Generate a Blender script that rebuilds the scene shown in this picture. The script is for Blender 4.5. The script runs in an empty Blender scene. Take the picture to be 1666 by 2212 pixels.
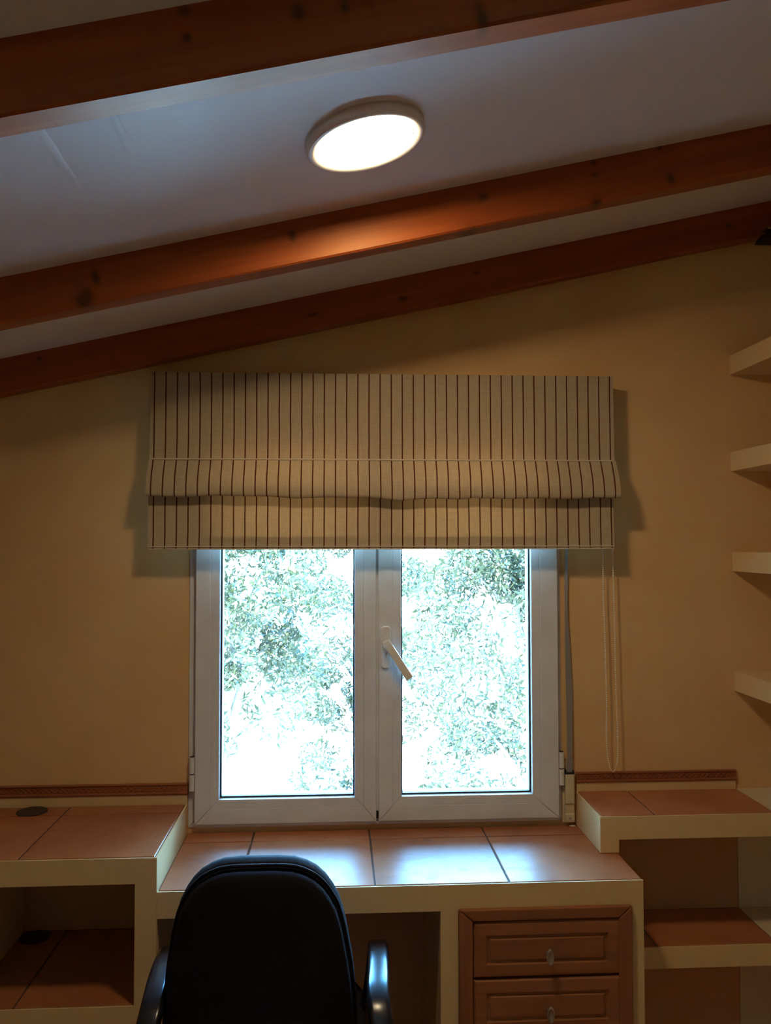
import bpy, bmesh, math, random
from mathutils import Vector, Matrix
import numpy as np

random.seed(7)
rng = np.random.default_rng(7)
scene = bpy.context.scene
COL = scene.collection

# ------------------------------------------------------------------ camera
CAM_F, YAW, PITCH, ROLL = 1811.5, 0.0584, 0.0359, -0.0013
cam_data = bpy.data.cameras.new('camera')
cam_data.sensor_fit = 'HORIZONTAL'
cam_data.sensor_width = 36.0
cam_data.lens = 36.0 * CAM_F / 1666.0
cam_data.clip_start = 0.02
cam = bpy.data.objects.new('camera', cam_data)
COL.objects.link(cam)
_cy, _sy, _cp, _sp = math.cos(YAW), math.sin(YAW), math.cos(PITCH), math.sin(PITCH)
_fw = Vector((_sy * _cp, _cy * _cp, _sp))
_r = Vector((_cy, -_sy, 0))
_u = _r.cross(_fw)
_r2 = math.cos(ROLL) * _r + math.sin(ROLL) * _u
_u2 = -math.sin(ROLL) * _r + math.cos(ROLL) * _u
_m = Matrix((_r2, _u2, -_fw)).transposed().to_4x4()
_m.translation = Vector((0, -2.469, 1.583))
cam.matrix_world = _m
scene.camera = cam

# ------------------------------------------------------------------ exposure, sky, sun
scene.view_settings.view_transform = 'Standard'
scene.view_settings.look = 'None'
scene.view_settings.gamma = 1.0
scene.view_settings.use_curve_mapping = False
scene.view_settings.exposure = 0.0

LAMP_STRENGTH = 88.0
LAMP_COLOUR = (1.0, 0.77, 0.47)
SKY_STRENGTH = 56.0
SUN_STRENGTH = 170.0

world = bpy.data.worlds.new('sky')
scene.world = world
world.use_nodes = True
wn = world.node_tree.nodes
wl = world.node_tree.links
wn.clear()
w_out = wn.new('ShaderNodeOutputWorld')
w_bg = wn.new('ShaderNodeBackground')
w_tc = wn.new('ShaderNodeTexCoord')
w_sep = wn.new('ShaderNodeSeparateXYZ')
w_ramp = wn.new('ShaderNodeValToRGB')
w_ramp.color_ramp.elements[0].position = 0.0
w_ramp.color_ramp.elements[0].color = (0.42, 0.74, 1.0, 1)
w_ramp.color_ramp.elements[1].position = 0.6
w_ramp.color_ramp.elements[1].color = (0.11, 0.46, 1.0, 1)
wl.new(w_tc.outputs['Generated'], w_sep.inputs[0])
wl.new(w_sep.outputs['Z'], w_ramp.inputs[0])
wl.new(w_ramp.outputs[0], w_bg.inputs['Color'])
w_bg.inputs['Strength'].default_value = SKY_STRENGTH
wl.new(w_bg.outputs[0], w_out.inputs[0])

sun_d = bpy.data.lights.new('sun', 'SUN')
sun_d.energy = SUN_STRENGTH
sun_d.color = (0.80, 0.92, 1.0)
sun_d.angle = math.radians(0.6)
sun = bpy.data.objects.new('sun', sun_d)
COL.objects.link(sun)
# the sun stands high behind the house, so the trees outside are lit from our side
sun.rotation_euler = Vector((0.35, 0.62, -0.95)).to_track_quat('-Z', 'Y').to_euler()

# ------------------------------------------------------------------ materials
def new_mat(name):
    m = bpy.data.materials.new(name)
    m.use_nodes = True
    nt = m.node_tree
    b = nt.nodes['Principled BSDF']
    return m, nt, b

def noise(nt, scale, detail=4, rough=0.55, vec=None, dist=0.0):
    n = nt.nodes.new('ShaderNodeTexNoise')
    n.inputs['Scale'].default_value = scale
    n.inputs['Detail'].default_value = detail
    n.inputs['Roughness'].default_value = rough
    n.inputs['Distortion'].default_value = dist
    if vec is not None:
        nt.links.new(vec, n.inputs['Vector'])
    return n

def ocoord(nt, scale=(1, 1, 1), loc=(0, 0, 0)):
    tc = nt.nodes.new('ShaderNodeTexCoord')
    mp = nt.nodes.new('ShaderNodeMapping')
    mp.inputs['Scale'].default_value = scale
    mp.inputs['Location'].default_value = loc
    nt.links.new(tc.outputs['Object'], mp.inputs['Vector'])
    return mp.outputs[0]

def ramp(nt, fac, stops):
    r = nt.nodes.new('ShaderNodeValToRGB')
    while len(r.color_ramp.elements) < len(stops):
        r.color_ramp.elements.new(0.5)
    for e, (p, c) in zip(r.color_ramp.elements, stops):
        e.position = p
        e.color = (*c, 1)
    nt.links.new(fac, r.inputs[0])
    return r.outputs[0]

def bump(nt, b, height, strength=0.2, dist=0.01):
    n = nt.nodes.new('ShaderNodeBump')
    n.inputs['Strength'].default_value = strength
    n.inputs['Distance'].default_value = dist
    nt.links.new(height, n.inputs['Height'])
    nt.links.new(n.outputs[0], b.inputs['Normal'])
    return n

def math_node(nt, op, a, b=None, c=None):
    n = nt.nodes.new('ShaderNodeMath')
    n.operation = op
    for i, v in enumerate((a, b, c)):
        if v is None:
            continue
        if isinstance(v, (int, float)):
            n.inputs[i].default_value = v
        else:
            nt.links.new(v, n.inputs[i])
    return n.outputs[0]

def mix(nt, fac, a, b):
    n = nt.nodes.new('ShaderNodeMix')
    n.data_type = 'RGBA'
    for k, v in ((0, fac), (6, a), (7, b)):
        if isinstance(v, (int, float)):
            n.inputs[k].default_value = v
        elif isinstance(v, tuple):
            n.inputs[k].default_value = (*v, 1)
        else:
            nt.links.new(v, n.inputs[k])
    return n.outputs[2]

def plaster(name, c1, c2, rough=0.85, mottle=2.2):
    m, nt, b = new_mat(name)
    v = ocoord(nt)
    n = noise(nt, mottle, 5, 0.6, v, 0.4)
    nt.links.new(ramp(nt, n.outputs['Fac'], [(0.3, c1), (0.7, c2)]), b.inputs['Base Color'])
    b.inputs['Roughness'].default_value = rough
    b.inputs['Specular IOR Level'].default_value = 0.25
    f = noise(nt, 90, 3, 0.6, v)
    bump(nt, b, f.outputs['Fac'], 0.10, 0.004)
    return m

M = {}
M['wall'] = plaster('ochre_plaster', (0.72, 0.44, 0.19), (0.79, 0.525, 0.26))
M['cream'] = plaster('cream_paint', (0.74, 0.52, 0.25), (0.78, 0.57, 0.30), 0.75)
M['pale'] = plaster('pale_cream_paint', (0.66, 0.53, 0.35), (0.70, 0.57, 0.39), 0.75)
M['terracotta_paint'] = plaster('terracotta_paint', (0.54, 0.28, 0.15), (0.60, 0.33, 0.18), 0.8)
M['room'] = plaster('room_plaster', (0.72, 0.45, 0.20), (0.78, 0.52, 0.25))

def ceiling_mat():
    m, nt, b = new_mat('ceiling_paint')
    v = ocoord(nt)
    n = noise(nt, 1.5, 3, 0.5, v)
    nt.links.new(ramp(nt, n.outputs['Fac'], [(0.3, (0.82, 0.81, 0.80)), (0.7, (0.86, 0.85, 0.84))]), b.inputs['Base Color'])
    b.inputs['Roughness'].default_value = 0.42
    b.inputs['Specular IOR Level'].default_value = 0.45
    f = noise(nt, 60, 3, 0.6, v)
    g = noise(nt, 9, 2, 0.5, v)
    h = math_node(nt, 'ADD', math_node(nt, 'MULTIPLY', f.outputs['Fac'], 0.25), math_node(nt, 'MULTIPLY', g.outputs['Fac'], 0.9))
    bump(nt, b, h, 0.10, 0.008)
    return m
M['ceiling'] = ceiling_mat()

def wood(name, dark, mid, light, axis=0, rough=0.35, knots=(), grain=26.0, coat=0.0):
    """varnished wood; grain runs along the given local axis; knots are (x, y, z, rx, rz)"""
    m, nt, b = new_mat(name)
    sc = [grain, grain, grain]
    sc[axis] = grain * 0.045
    v = ocoord(nt, tuple(sc))
    n = noise(nt, 1.0, 6, 0.62, v, 1.1)
    v2 = ocoord(nt, tuple(s * 0.16 for s in sc), (3.1, 1.7, 5.2))
    n2 = noise(nt, 1.0, 3, 0.5, v2, 0.6)
    f = math_node(nt, 'ADD', math_node(nt, 'MULTIPLY', n.outputs['Fac'], 0.55), math_node(nt, 'MULTIPLY', n2.outputs['Fac'], 0.45))
    col = ramp(nt, f, [(0.34, dark), (0.5, mid), (0.66, light)])
    if knots:
        tc = nt.nodes.new('ShaderNodeTexCoord')
        total = None
        wob = noise(nt, 55, 3, 0.6, tc.outputs['Object'])
        for (kx, ky, kz, rx, rz) in knots:
            mp = nt.nodes.new('ShaderNodeMapping')
            mp.inputs['Scale'].default_value = (1 / rx, 1 / 0.03, 1 / rz)
            mp.inputs['Location'].default_value = (-kx / rx, -ky / 0.03, -kz / rz)
            nt.links.new(tc.outputs['Object'], mp.inputs['Vector'])
            ln = nt.nodes.new('ShaderNodeVectorMath')
            ln.operation = 'LENGTH'
            nt.links.new(mp.outputs[0], ln.inputs[0])
            d = math_node(nt, 'ADD', ln.outputs['Value'], math_node(nt, 'MULTIPLY', wob.outputs['Fac'], 1.3))
            s = nt.nodes.new('ShaderNodeMapRange')
            s.interpolation_type = 'SMOOTHSTEP'
            s.inputs['From Min'].default_value = 2.15
            s.inputs['From Max'].default_value = 0.75
            nt.links.new(d, s.inputs['Value'])
            total = s.outputs[0] if total is None else math_node(nt, 'MAXIMUM', total, s.outputs[0])
        col = mix(nt, math_node(nt, 'MULTIPLY', total, 0.80), col, (0.035, 0.012, 0.006))
    nt.links.new(col, b.inputs['Base Color'])
    b.inputs['Roughness'].default_value = rough
    b.inputs['Coat Weight'].default_value = coat
    b.inputs['Specular IOR Level'].default_value = 0.42
    b.inputs['Specular Tint'].default_value = (1.0, 0.78, 0.45, 1)
    b.inputs['Coat Roughness'].default_value = 0.18
    bump(nt, b, n.outputs['Fac'], 0.12, 0.002)
    return m

M['oak'] = wood('drawer_wood', (0.23, 0.086, 0.036), (0.32, 0.122, 0.052), (0.40, 0.162, 0.072), 0, 0.42)
M['oak_v'] = wood('drawer_wood_upright', (0.19, 0.064, 0.028), (0.28, 0.098, 0.042), (0.35, 0.132, 0.06), 2, 0.42)
M['carved'] = wood('carved_moulding_wood', (0.25, 0.08, 0.036), (0.34, 0.115, 0.05), (0.41, 0.145, 0.065), 0, 0.5)

def tile_mat():
    m, nt, b = new_mat('terracotta_tile')
    v = ocoord(nt)
    gi = nt.nodes.new('ShaderNodeObjectInfo')
    n = noise(nt, 6, 5, 0.6, v, 0.3)
    col = ramp(nt, n.outputs['Fac'], [(0.25, (0.34, 0.115, 0.046)), (0.55, (0.44, 0.16, 0.064)), (0.8, (0.51, 0.205, 0.09))])
    hs = nt.nodes.new('ShaderNodeHueSaturation')
    nt.links.new(col, hs.inputs['Color'])
    nt.links.new(math_node(nt, 'ADD', math_node(nt, 'MULTIPLY', gi.outputs['Random'], 0.22), 0.89), hs.inputs['Value'])
    nt.links.new(hs.outputs[0], b.inputs['Base Color'])
    sc = noise(nt, 16.0, 5, 0.7, ocoord(nt, (1, 1.8, 1)), 1.5)
    scratch = ramp(nt, sc.outputs['Fac'], [(0.52, (0.36, 0.36, 0.36)), (0.66, (0.50, 0.50, 0.50))])
    nt.links.new(scratch, b.inputs['Roughness'])
    b.inputs['Specular IOR Level'].default_value = 0.36
    g = noise(nt, 11, 3, 0.55, v)
    bump(nt, b, g.outputs['Fac'], 0.10, 0.006)
    return m
M['tile'] = tile_mat()

def simple(name, col, rough=0.5, metal=0.0, spec=0.5, nscale=0, nstr=0.1, coat=0.0):
    m, nt, b = new_mat(name)
    n = noise(nt, max(nscale, 12), 3, 0.55, ocoord(nt))
    lo = tuple(c * 0.93 for c in col)
    hi = tuple(min(1, c * 1.06) for c in col)
    nt.links.new(ramp(nt, n.outputs['Fac'], [(0.3, lo), (0.7, hi)]), b.inputs['Base Color'])
    b.inputs['Roughness'].default_value = rough
    b.inputs['Metallic'].default_value = metal
    b.inputs['Specular IOR Level'].default_value = spec
    b.inputs['Coat Weight'].default_value = coat
    if nscale:
        bump(nt, b, n.outputs['Fac'], nstr, 0.002)
    return m

M['grout'] = simple('dark_grout', (0.10, 0.055, 0.035), 0.9)
M['white_pvc'] = simple('white_window_profile', (0.76, 0.77, 0.80), 0.35)
M['gasket'] = simple('black_gasket', (0.012, 0.014, 0.018), 0.5)
M['handle'] = simple('white_handle_plastic', (0.80, 0.76, 0.72), 0.22)
M['ivory'] = simple('ivory_plastic', (0.66, 0.56, 0.36), 0.35)
M['black'] = simple('black_plastic', (0.012, 0.012, 0.014), 0.24, spec=0.6)
M['black_matt'] = simple('matt_black_plastic', (0.012, 0.012, 0.013), 0.6)
M['fabric_black'] = simple('black_upholstery', (0.010, 0.010, 0.013), 0.95, spec=0.15, nscale=420, nstr=0.5)
M['fabric_navy'] = simple('dark_navy_upholstery', (0.012, 0.014, 0.022), 0.9, spec=0.25, nscale=420, nstr=0.5)
M['metal'] = simple('brushed_nickel', (0.84, 0.79, 0.72), 0.42, 0.25)
M['knob'] = simple('aged_pewter', (0.42, 0.38, 0.32), 0.32, 0.55)
M['chrome'] = simple('grey_steel', (0.45, 0.45, 0.46), 0.25, 1.0)
M['strap'] = simple('grey_woven_strap', (0.30, 0.27, 0.26), 0.85, nscale=600, nstr=0.4)
M['bead'] = simple('ivory_beads', (0.92, 0.84, 0.68), 0.3)
M['cap'] = simple('dark_brown_cap', (0.045, 0.032, 0.026), 0.5)
M['trunk'] = simple('tree_bark', (0.16, 0.12, 0.09), 0.9, nscale=30, nstr=0.5)
M['ground'] = plaster('pale_gravel', (0.50, 0.47, 0.42), (0.62, 0.59, 0.54), 0.95, 0.8)
M['floor'] = plaster('terracotta_floor', (0.46, 0.21, 0.10), (0.54, 0.26, 0.13), 0.5, 1.2)
M['plug'] = simple('chipped_filler', (0.82, 0.76, 0.66), 0.8)

def leaf_mat(name, c1, c2):
    m, nt, b = new_mat(name)
    n = noise(nt, 5, 3, 0.6, ocoord(nt))
    col = ramp(nt, n.outputs['Fac'], [(0.35, c1), (0.65, c2)])
    nt.links.new(col, b.inputs['Base Color'])
    b.inputs['Roughness'].default_value = 0.5
    out = nt.nodes['Material Output']
    tr = nt.nodes.new('ShaderNodeBsdfTranslucent')
    nt.links.new(col, tr.inputs['Color'])
    ms = nt.nodes.new('ShaderNodeMixShader')
    ms.inputs[0].default_value = 0.35
    nt.links.new(b.outputs[0], ms.inputs[1])
    nt.links.new(tr.outputs[0], ms.inputs[2])
    nt.links.new(ms.outputs[0], out.inputs['Surface'])
    return m
M['leaf_a'] = leaf_mat('leaf_grey_green', (0.0165, 0.0195, 0.0056), (0.029, 0.033, 0.0105))
M['leaf_b'] = leaf_mat('leaf_pale_green', (0.021, 0.0245, 0.0078), (0.038, 0.042, 0.0145))

def glass_mat():
    m, nt, b = new_mat('window_glass')
    nt.nodes.remove(b)
    out = nt.nodes['Material Output']
    t = nt.nodes.new('ShaderNodeBsdfTransparent')
    t.inputs['Color'].default_value = (0.93, 0.97, 0.97, 1)
    g = nt.nodes.new('ShaderNodeBsdfGlossy')
    g.inputs['Roughness'].default_value = 0.02
    fr = nt.nodes.new('ShaderNodeFresnel')
    fr.inputs['IOR'].default_value = 1.45
    dust = noise(nt, 3.0, 4, 0.6, ocoord(nt))
    f = math_node(nt, 'ADD', fr.outputs[0], math_node(nt, 'MULTIPLY', dust.outputs['Fac'], 0.02))
    ms = nt.nodes.new('ShaderNodeMixShader')
    nt.links.new(f, ms.inputs[0])
    nt.links.new(t.outputs[0], ms.inputs[1])
    nt.links.new(g.outputs[0], ms.inputs[2])
    nt.links.new(ms.outputs[0], out.inputs['Surface'])
    return m
M['glass'] = glass_mat()

STRIPE0, STRIPE = -0.5118, 0.0318
def blind_mat():
    m, nt, b = new_mat('striped_linen')
    tc = nt.nodes.new('ShaderNodeTexCoord')
    sp = nt.nodes.new('ShaderNodeSeparateXYZ')
    nt.links.new(tc.outputs['Object'], sp.inputs[0])
    wob = noise(nt, 14, 2, 0.5, ocoord(nt, (0.3, 1, 1)))
    x = math_node(nt, 'ADD', sp.outputs['X'], math_node(nt, 'MULTIPLY', math_node(nt, 'SUBTRACT', wob.outputs['Fac'], 0.5), 0.0022))
    fr = math_node(nt, 'FRACT', math_node(nt, 'DIVIDE', math_node(nt, 'SUBTRACT', x, STRIPE0 - 0.0318 * 0.5), STRIPE))
    d = math_node(nt, 'ABSOLUTE', math_node(nt, 'SUBTRACT', fr, 0.5))
    stripe = math_node(nt, 'LESS_THAN', d, 0.062)
    halo = math_node(nt, 'LESS_THAN', d, 0.10)
    weave_x = noise(nt, 1.0, 2, 0.5, ocoord(nt, (900, 30, 30)))
    weave_z = noise(nt, 1.0, 2, 0.5, ocoord(nt, (30, 30, 900)))
    wv = math_node(nt, 'ADD', math_node(nt, 'MULTIPLY', weave_x.outputs['Fac'], 0.5), math_node(nt, 'MULTIPLY', weave_z.outputs['Fac'], 0.5))
    base = ramp(nt, wv, [(0.35, (0.42, 0.33, 0.225)), (0.65, (0.54, 0.435, 0.305))])
    base = mix(nt, math_node(nt, 'MULTIPLY', halo, 0.35), base, (0.60, 0.49, 0.35))
    col = mix(nt, stripe, base, (0.10, 0.028, 0.010))
    nt.links.new(col, b.inputs['Base Color'])
    b.inputs['Roughness'].default_value = 0.9
    b.inputs['Specular IOR Level'].default_value = 0.2
    bump(nt, b, wv, 0.25, 0.001)
    out = nt.nodes['Material Output']
    tr = nt.nodes.new('ShaderNodeBsdfTranslucent')
    nt.links.new(mix(nt, stripe, (1.0, 0.25, 0.05), (0.10, 0.02, 0.004)), tr.inputs['Color'])
    ms = nt.nodes.new('ShaderNodeMixShader')
    ms.inputs[0].default_value = 0.03
    nt.links.new(b.outputs[0], ms.inputs[1])
    nt.links.new(tr.outputs[0], ms.inputs[2])
    nt.links.new(ms.outputs[0], out.inputs['Surface'])
    return m
M['blind'] = blind_mat()
M['linen'] = simple('plain_linen_tape', (0.66, 0.56, 0.43), 0.9, spec=0.2)

def emit_mat(name, col, strength):
    m, nt, b = new_mat(name)
    nt.nodes.remove(b)
    e = nt.nodes.new('ShaderNodeEmission')
    e.inputs['Color'].default_value = (*col, 1)
    e.inputs['Strength'].default_value = strength
    nt.links.new(e.outputs[0], nt.nodes['Material Output'].inputs['Surface'])
    return m

# ------------------------------------------------------------------ mesh helpers
def obj(name, bm, mat, parent=None, smooth=False, bevel=0.0, segs=2):
    me = bpy.data.meshes.new(name)
    bmesh.ops.recalc_face_normals(bm, faces=bm.faces)
    bm.to_mesh(me)
    bm.free()
    me.materials.append(mat)
    if smooth:
        for p in me.polygons:
            p.use_smooth = True
    o = bpy.data.objects.new(name, me)
    COL.objects.link(o)
    if parent is not None:
        o.parent = parent
    if bevel > 0:
        md = o.modifiers.new('bevel', 'BEVEL')
        md.width = bevel
        md.segments = segs
        md.limit_method = 'ANGLE'
        md.angle_limit = math.radians(40)
        md.harden_normals = False
    return o

def thing(name, label, cat, loc=(0, 0, 0), group=None, kind=None):
    o = bpy.data.objects.new(name, None)
    o.empty_display_size = 0.1
    COL.objects.link(o)
    o.location = loc
    tag(o, label, cat, group, kind)
    return o

def tag(o, label=None, cat=None, group=None, kind=None):
    if label: o['label'] = label
    if cat: o['category'] = cat
    if group: o['group'] = group
    if kind: o['kind'] = kind
    return o

def box(bm, x0, x1, y0, y1, z0, z1):
    vs = [bm.verts.new((x, y, z)) for x in (x0, x1) for y in (y0, y1) for z in (z0, z1)]
    for f in ((0, 1, 3, 2), (4, 6, 7, 5), (0, 4, 5, 1), (2, 3, 7, 6), (0, 2, 6, 4), (1, 5, 7, 3)):
        bm.faces.new([vs[i] for i in f])
    return bm

def boxes(*bs):
    bm = bmesh.new()
    for b in bs:
        box(bm, *b)
    return bm

def prism(pts, axis, a0, a1, bm=None):
    """extrude a closed 2D outline along an axis ('x','y','z')"""
    bm = bm or bmesh.new()
    def p3(p, a):
        return {'x': (a, p[0], p[1]), 'y': (p[0], a, p[1]), 'z': (p[0], p[1], a)}[axis]
    A = [bm.verts.new(p3(p, a0)) for p in pts]
    B = [bm.verts.new(p3(p, a1)) for p in pts]
    n = len(pts)
    for i in range(n):
        bm.faces.new((A[i], A[(i + 1) % n], B[(i + 1) % n], B[i]))
    bm.faces.new(A)
    bm.faces.new(list(reversed(B)))
    return bm

def lathe(profile, segs=32, bm=None, mat=None):
    """profile (r, z) revolved about z"""
    bm = bm or bmesh.new()
    rings = []
    for r, z in profile:
        if r < 1e-6:
            rings.append([bm.verts.new((0, 0, z))])
        else:
            rings.append([bm.verts.new((r * math.cos(2 * math.pi * k / segs), r * math.sin(2 * math.pi * k / segs), z)) for k in range(segs)])
    for a, b in zip(rings, rings[1:]):
        for k in range(segs):
            q = (k + 1) % segs
            if len(a) == 1 and len(b) == 1: continue
            if len(a) == 1: bm.faces.new((a[0], b[k], b[q]))
            elif len(b) == 1: bm.faces.new((a[k], a[q], b[0]))
            else: bm.faces.new((a[k], a[q], b[q], b[k]))
    if mat is not None:
        bmesh.ops.transform(bm, matrix=mat, verts=bm.verts)
    return bm

def spline(pts, n):
    """Catmull-Rom resample"""
    P = [Vector(p) for p in pts]
    P = [P[0] * 2 - P[1]] + P + [P[-1] * 2 - P[-2]]
    out = []
    for i in range(1, len(P) - 2):
        for k in range(n):
            t = k / n
            a, b, c, d = P[i - 1], P[i], P[i + 1], P[i + 2]
            out.append(0.5 * ((2 * b) + (c - a) * t + (2 * a - 5 * b + 4 * c - d) * t * t + (3 * b - a - 3 * c + d) * t ** 3))
    out.append(P[-2])
    return out

def sweep(path, section, side=Vector((1, 0, 0)), bm=None, scale=None):
    """sweep a closed 2D section (s along side, n along normal) over a path"""
    bm = bm or bmesh.new()
    rings = []
    for i, p in enumerate(path):
        t = (path[min(i + 1, len(path) - 1)] - path[max(i - 1, 0)]).normalized()
        s = (side - t * side.dot(t)).normalized()
        nrm = t.cross(s)
        k = scale(i / (len(path) - 1)) if scale else 1.0
        rings.append([bm.verts.new(p + s * a * k + nrm * b * k) for a, b in section])
    m = len(section)
    for A, B in zip(rings, rings[1:]):
        for j in range(m):
            bm.faces.new((A[j], A[(j + 1) % m], B[(j + 1) % m], B[j]))
    bm.faces.new(rings[0])
    bm.faces.new(list(reversed(rings[-1])))
    return bm

def circle_sec(r, n=10):
    return [(r * math.cos(2 * math.pi * k / n), r * math.sin(2 * math.pi * k / n)) for k in range(n)]

def round_sec(w, h, r, n=4):
    out = []
    for cx, cy, a0 in ((w / 2 - r, h / 2 - r, 0), (-w / 2 + r, h / 2 - r, 90), (-w / 2 + r, -h / 2 + r, 180), (w / 2 - r, -h / 2 + r, 270)):
        for k in range(n + 1):
            a = math.radians(a0 + 90 * k / n)
            out.append((cx + r * math.cos(a), cy + r * math.sin(a)))
    return out

# ------------------------------------------------------------------ room shell
XL, XR, YB = -1.93, 1.93, -4.3
SL = 0.224                      # slope of the ceiling along x
BOT = 2.2152                    # underside of the beams at x = 0
HB = 0.1012                     # vertical height of a beam
def ceil_z(x): return BOT + HB + SL * x

T = 0.26
WX0, WX1, WZ0, WZ1 = -0.425, 0.6635, 0.765, 1.955
bm = bmesh.new()
def wall_piece(x0, x1, z0, z1=None):
    t0 = ceil_z(x0) + 0.02 if z1 is None else z1
    t1 = ceil_z(x1) + 0.02 if z1 is None else z1
    prism([(x0, z0), (x1, z0), (x1, t1), (x0, t0)], 'y', 0.0, T, bm)
wall_piece(XL, WX0, -0.0)
wall_piece(WX1, XR, -0.0)
wall_piece(WX0, WX1, 0.0, WZ0)
wall_piece(WX0, WX1, WZ1)
wall_back = tag(obj('wall_back', bm, M['wall']), 'ochre yellow plaster wall around the window', 'wall', kind='structure')

tag(obj('wall_left', prism([(YB, 0), (T, 0), (T, ceil_z(XL) + 0.02), (YB, ceil_z(XL) + 0.02)], 'x', XL - 0.15, XL), M['room']), 'ochre plaster wall on the low side of the room', 'wall', kind='structure')
tag(obj('wall_right', prism([(YB, 0), (T, 0), (T, ceil_z(XR) + 0.02), (YB, ceil_z(XR) + 0.02)], 'x', XR, XR + 0.15), M['room']), 'ochre plaster wall on the high side of the room', 'wall', kind='structure')
tag(obj('wall_front', prism([(XL - 0.15, 0), (XR + 0.15, 0), (XR + 0.15, ceil_z(XR + 0.15)), (XL - 0.15, ceil_z(XL - 0.15))], 'y', YB - 0.15, YB), M['room']), 'ochre plaster wall behind the viewer', 'wall', kind='structure')
tag(obj('floor', boxes((XL - 0.15, XR + 0.15, YB - 0.15, T, -0.2, 0.0)), M['floor']), 'terracotta floor of the room', 'floor', kind='structure')
c0, c1 = XL - 0.15, XR + 0.15
tag(obj('ceiling', prism([(c0, ceil_z(c0)), (c1, ceil_z(c1)), (c1, ceil_z(c1) + 0.18), (c0, ceil_z(c0) + 0.18)], 'y', YB - 0.15, T), M['ceiling']), 'sloping white painted ceiling between wooden beams', 'ceiling', kind='structure')
# two raised plasterboard seams left of the lamp
ceiling = bpy.data.objects['ceiling']
for (xa, ya, xb, yb) in ((-0.4446, -1.345, -0.458, -0.93), (-0.3342, -1.345, -0.347, -0.90)):
    s = bmesh.new()
    n = 14
    rows = []
    for k in range(n + 1):
        t = k / n
        x = xa + (xb - xa) * t + 0.0012 * math.sin(k * 1.9)
        y = ya + (yb - ya) * t
        h = 0.0022 * (1 - t) + 0.0002
        rows.append([s.verts.new((x + dx, y, ceil_z(x + dx) - dz)) for dx, dz in ((-0.012, 0), (0.0, h), (0.0035, 0))])
    for A, B in zip(rows, rows[1:]):
        for j in range(2):
            s.faces.new((A[j], A[j + 1], B[j + 1], B[j]))
    obj('seam', s, M['ceiling'], ceiling, smooth=True)

# ------------------------------------------------------------------ beams
ANG = math.atan(SL)
def beam(yb, yw, label, knots, seed):
    """yb: back side, yw: width towards the camera; knots: (x, above bottom, radius along, radius up, on_bottom_y)"""
    L = 2.07
    hperp = HB * math.cos(ANG)
    ks = []
    for (kx, kh, rx, rz, yl) in knots:
        ks.append((kx / math.cos(ANG) + (kh - HB / 2) * math.sin(ANG), yl, (kh - HB / 2) * math.cos(ANG), rx, rz))
    m = wood('red_pine_beam_%d' % seed, (0.24, 0.046, 0.012), (0.34, 0.072, 0.016), (0.43, 0.105, 0.021), 0, 0.42, ks, grain=22 + seed)
    bm = bmesh.new()
    # a long bar with slightly uneven arrises, cut into lengths
    n = 24
    rings = []
    r_ = random.Random(seed)
    for i in range(n + 1):
        x = -L + 2 * L * i / n
        j = [r_.uniform(-0.0007, 0.0007) for _ in range(4)]
        e = 0.004
        w, h = yw / 2, hperp / 2
        sec = [(-w + e, -h + j[0]), (w - e, -h + j[1]), (w, -h + e), (w, h), (-w, h), (-w, -h + e + j[2])]
        rings.append([bm.verts.new((x, a, b)) for a, b in sec])
    for A, B in zip(rings, rings[1:]):
        for k in range(6):
            bm.faces.new((A[k], A[(k + 1) % 6], B[(k + 1) % 6], B[k]))
    bm.faces.new(rings[0]); bm.faces.new(list(reversed(rings[-1])))
    o = obj('ceiling_beam', bm, m)
    o.location = (0, yb - yw / 2, BOT + HB / 2)
    o.rotation_euler = (0, -ANG, 0)
    # cut the ends at the side walls
    tag(o, label, 'beam', 'sloping wooden ceiling beams')
    return o
F = -0.0255
beam(-0.0005, 0.0505, 'dark red pine beam against the window wall above the blind', [(0.192, 0.035, 0.016, 0.010, F), (-0.070, 0.043, 0.020, 0.006, F), (0.411, 0.066, 0.012, 0.006, F), (1.174, 0.052, 0.011, 0.009, F), (-0.843, 0.078, 0.010, 0.007, F)], 1)
beam(-0.5848, 0.0508, 'middle red pine beam with the orange sheen below the round lamp', [(-0.545, 0.018, 0.024, 0.026, F), (-0.522, 0.058, 0.010, 0.020, F), (-0.097, 0.064, 0.011, 0.015, F), (0.328, 0.066, 0.013, 0.012, F), (0.579, 0.095, 0.009, 0.010, F), (0.581, 0.065, 0.007, 0.006, F), (0.732, 0.098, 0.008, 0.006, F), (0.757, 0.022, 0.013, 0.016, F), (0.296, 0.0, 0.022, 0.02, 0.005), (0.587, 0.0, 0.015, 0.02, -0.015)], 2)
beam(-1.352, 0.0509, 'nearest red pine beam across the top left of the ceiling', [(-0.196, 0.094, 0.009, 0.008, F), (-0.191, 0.057, 0.007, 0.007, F), (-0.050, 0.065, 0.010, 0.012, F), (0.010, 0.06, 0.008, 0.010, F), (0.189, 0.014, 0.009, 0.022, F)], 3)

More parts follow.
